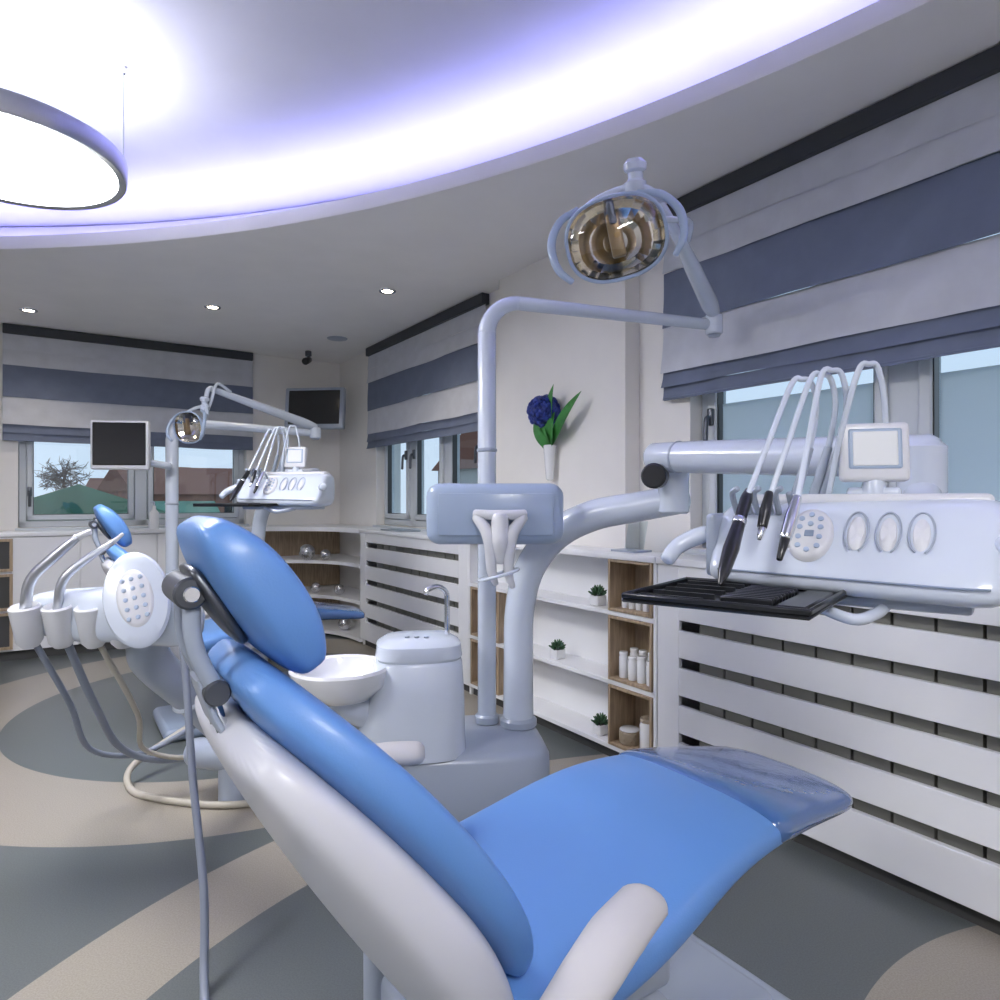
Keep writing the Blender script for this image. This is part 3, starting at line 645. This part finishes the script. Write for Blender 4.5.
# ================= ASSISTANT ELEMENT =================
g=G('assistant_instrument_element',I,(-1.2,2.3,.7))
def bring(x,y,z,h,dp,n=20,e=.65):
    out=[]
    for i in range(n):
        t=2*math.pi*i/n; c,s=math.cos(t),math.sin(t)
        out.append((x,y+math.copysign(abs(c)**e,c)*dp,z+math.copysign(abs(s)**e,s)*h))
    return out
g.add('wing_body',loft([bring(-1.66,2.36,.86,.03,.04),bring(-1.64,2.36,.855,.07,.06),bring(-1.52,2.34,.85,.09,.08),bring(-1.38,2.32,.85,.095,.085),bring(-1.25,2.28,.87,.10,.09),bring(-1.14,2.24,.87,.11,.08),bring(-1.03,2.22,.86,.10,.07),bring(-.99,2.21,.86,.06,.05)]),WHITE,sub=1)
for i,x in enumerate((-1.60,-1.49,-1.38,-1.28)):
    g.add('holder_%d'%(i+1),xf(lathe([(.026,-.11),(.040,-.09),(.046,0),(.048,.03),(.042,.036),(.030,.02)],22),T((x,2.25,.86))@Rx(12)),WARMW)
KF=T((-1.155,2.12,.935))@Rz(14)@Ry(-16)@Rx(68)
g.add('keypad_panel',xf(lathe([(.03,-.035),(.075,-.03),(.098,-.01),(.100,.0),(.094,.010),(.075,.014),(.001,.015)],40,1.0,1.6),KF),WHITE)
g.add('keypad_face',xf(lathe([(.001,.019),(.045,.019),(.055,.014),(.057,.010)],32,1.0,1.75),KF),WARMW)
bt=[]
for r in range(5):
    for c in range(3): bt.append(xf(lathe([(.0075,.018),(.0065,.022),(.001,.0225)],12),KF@T(((c-1)*.027,(r-2)*.032,0))))
g.add('keypad_buttons',merge(*bt),PANEL)
g.add('suction_handles',merge(tube([(-1.46,2.30,1.12),(-1.52,2.28,1.06),(-1.59,2.26,.98),(-1.61,2.26,.88)],[.014,.018,.018,.018],12),tube([(-1.36,2.34,1.10),(-1.42,2.30,1.05),(-1.48,2.26,.98),(-1.50,2.26,.88)],[.010,.014,.015,.015],12)),BRUSH)
g.add('suction_tips',merge(tube([(-1.46,2.30,1.12),(-1.42,2.31,1.14)],[.012,.010],10),tube([(-1.36,2.34,1.10),(-1.33,2.35,1.13)],[.009,.006],10)),WARMW)
g.add('hose_1',tube([(-1.60,2.30,.75),(-1.58,2.45,.5),(-1.60,2.6,.28),(-1.50,2.75,.20),(-1.38,2.85,.24),(-1.20,2.9,.35)],.011,10),HOSE)
g.add('hose_2',tube([(-1.49,2.30,.75),(-1.49,2.45,.5),(-1.50,2.65,.26),(-1.38,2.8,.16),(-1.2,2.9,.22),(-1.15,2.95,.4)],.014,10),HOSE)
g.add('hose_3',tube([(-1.38,2.30,.75),(-1.36,2.5,.45),(-1.44,2.7,.24),(-1.30,2.85,.16),(-1.2,2.95,.3)],.010,10),HOSEB)
g.add('support_arm',tube([(-1.22,2.33,.80),(-1.26,2.4,.68),(-1.19,2.55,.50),(-1.12,2.66,.34),(-1.10,2.72,.27)],[.065,.07,.062,.055,.05],18,6),GREYP)
g.add('arm_collar',merge(xf(lathe([(.066,0),(.072,.01),(.066,.02)],24),aim((-1.19,2.55,.50),(.05,.11,-.16)))),WHITE)
g.add('arm_foot',tube([(-1.28,2.80,.19),(-1.10,2.76,.20),(-.85,2.85,.20),(-.70,2.95,.2)],[.06,.065,.06,.05],16),GREYP)
g.add('foot_stand',cyl((-1.1,2.78,0),(-1.1,2.78,.16),.07),GREYP)
g=G('floor_hose',I,(-1.2,2.6,.0))
g.add('hose_loop',tube([(-1.50,3.2,.16),(-1.62,2.95,.08),(-1.58,2.85,.016),(-1.42,2.76,.015),(-1.15,2.70,.015),(-.95,2.74,.015),(-.80,2.85,.015)],.014,10),HOSEB)
g=G('control_cable',I,(-.9,1.7,0))
g.add('cable',tube([(-.99,2.10,.84),(-.985,2.07,.80),(-.955,2.03,.70),(-.89,1.93,.45),(-.80,1.80,.20),(-.75,1.69,.03),(-.66,1.5,.012),(-.5,1.2,.012)],.011,10),HOSE)
g.add('cable_plug',tube([(-1.0,2.12,.90),(-.99,2.10,.83)],[.018,.013],12),GREYP)

g=G('wall_television',I,(-1.75,6.3,2.13))
M=T((-1.76,6.35,2.12))@Rz(-6)@Rx(-6)
g.add('tv_frame',xf(gbox(-.29,.29,-.03,.04,-.20,.20,.015,3),M),GREYP)
g.add('tv_screen',xf(gbox(-.25,.25,-.034,-.029,-.155,.17,.003,1),M),SCREEN)
g.add('tv_bracket',tube([(-1.76,6.38,2.12),(-1.72,6.75,2.2),(-1.70,6.93,2.2)],.03,12),DMETAL)
g=G('security_camera',I,(-1.8,6.4,2.5))
g.add('dome_mount',cyl((-1.84,6.4,ZS-.05),(-1.84,6.4,ZS),.03),DMETAL); g.add('camera_barrel',tube([(-1.84,6.42,2.60),(-1.84,6.30,2.56)],[.03,.034],14),BLACK); g.add('camera_stem',cyl((-1.84,6.4,2.59),(-1.84,6.4,ZS-.05),.012),DMETAL)
g=G('instrument_tray',RM,(2.33,4.9,ZT)); g.add('dish',gbox(2.25,2.42,4.7,5.1,ZT,ZT+.015,.006,2),BRUSH)
g=G('pump_bottle',RM,(.75,6.5,ZT)); g.add('bottle',xf(lathe([(.035,0),(.04,.01),(.04,.14),(.015,.17),(.015,.2)],20),T((.75,6.5,ZT))),CERAMIC); g.add('pump',tube([(.75,6.5,ZT+.2),(.75,6.5,ZT+.23),(.72,6.5,ZT+.235)],.006,8),WHITE)

# ================= OUTSIDE =================
GREENR=mat('green_metal_roof',(.06,.18,.11),.6,var=.2,vscale=.8); BRICK=mat('brick_wall',(.28,.12,.075),.8,var=.3,vscale=2); GRASS=mat('ground_outside',(.07,.09,.05),.9); BARK=mat('dark_tree',(.06,.05,.05),.9); PLAST=mat('pale_render',(.42,.40,.38),.8); TILE=mat('tile_roof',(.20,.08,.05),.8)
mkobj('ground_outside',gbox(-60,60,-20,90,-2.6,-2.5),GRASS,RM,smooth=False)
def house(nm,x,y,w,d,z0,zw,zr,m,mr,rot=34):
    g=G(nm,T((x,y,0))@Rz(rot),(0,0,z0))
    g.add('walls',gbox(-w/2,w/2,-d/2,d/2,z0,zw),m,smooth=False)
    V=[(-w/2-.3,-d/2-.3,zw),(w/2+.3,-d/2-.3,zw),(w/2+.3,d/2+.3,zw),(-w/2-.3,d/2+.3,zw),(-w/2-.3,0,zr),(w/2+.3,0,zr)]
    g.add('roof',(V,[[0,1,5,4],[2,3,4,5],[0,4,3],[1,2,5],[0,3,2,1]]),mr,smooth=False)
    g.add('windows',merge(*[gbox(-w/2+.8+i*1.6,-w/2+1.5+i*1.6,-d/2-.03,-d/2-.01,zw-1.6,zw-.6) for i in range(max(1,int(w/1.6)-1))]),SCREEN,smooth=False)
house('green_roof_building',-18.3,29,3.6,8,-2.5,.35,1.9,GREENR,GREENR,-58)
house('green_roof_building',-15.2,31,3.0,6,-2.5,.1,1.2,GREENR,GREENR,32)
house('brick_house',-19,45,7,6,-2.5,1.6,3.4,BRICK,TILE,20)
house('brick_house',-26,50,5,6,-2.5,1.9,3.8,BRICK,TILE,50)
house('rendered_house',-30,54,5,6,-2.5,1.5,3.0,PLAST,TILE,20)
house('rendered_house',2,40,9,7,-2.5,3,5.5,PLAST,TILE,40)
house('rendered_house',18,36,8,7,-2.5,2,4.0,BRICK,TILE,50)
def tree(x,y,z,h,cr):
    g=G('bare_tree',I,(x,y,z)); L=[]
    L.append(tube([(x,y,z),(x+.1,y,z+h*.5),(x,y,z+h*.85)],[.15,.09,.03],6,3))
    cz=z+h*.78
    for i in range(70):
        a=random.random()*6.28; zz=random.uniform(-1,1); rr=math.sqrt(1-zz*zz)*cr
        s=Vector((x,y,cz-cr*.7+random.random()*cr)); e=Vector((x+math.cos(a)*rr,y+math.sin(a)*rr,cz+zz*cr*.8))
        L.append(tube([s,(s+e)/2+Vector((0,0,.1)),e],[.03,.02,.012],4,1))
        for k in range(6):
            q=s+(e-s)*random.uniform(.4,1); d=Vector((random.uniform(-1,1),random.uniform(-1,1),random.uniform(-.2,1)))*.45*cr*.6
            L.append(tube([q,q+d],[.018,.008],3,1))
    g.add('branches',merge(*L),BARK)
tree(-26.2,40,-2.5,6.6,1.4); tree(-20.5,58,-2.5,7.0,1.6)

w=bpy.data.worlds.new('World'); sc.world=w; w.use_nodes=True; nt=w.node_tree; bg=nt.nodes['Background']
tc=nt.nodes.new('ShaderNodeTexCoord'); sp=nt.nodes.new('ShaderNodeSeparateXYZ'); rp=nt.nodes.new('ShaderNodeValToRGB')
rp.color_ramp.elements[0].position=.0; rp.color_ramp.elements[0].color=(.48,.54,.63,1)
rp.color_ramp.elements[1].position=.5; rp.color_ramp.elements[1].color=(.42,.55,.72,1)
nt.links.new(tc.outputs['Generated'],sp.inputs[0]); nt.links.new(sp.outputs['Z'],rp.inputs[0]); nt.links.new(rp.outputs[0],bg.inputs[0]); bg.inputs[1].default_value=1.7

cam=bpy.data.cameras.new('camera'); co=bpy.data.objects.new('camera',cam); COL.objects.link(co)
cam.lens=24; cam.sensor_width=36; cam.clip_start=.02; co.location=(0,0,1.25); co.rotation_euler=(rad(90),0,0); sc.camera=co
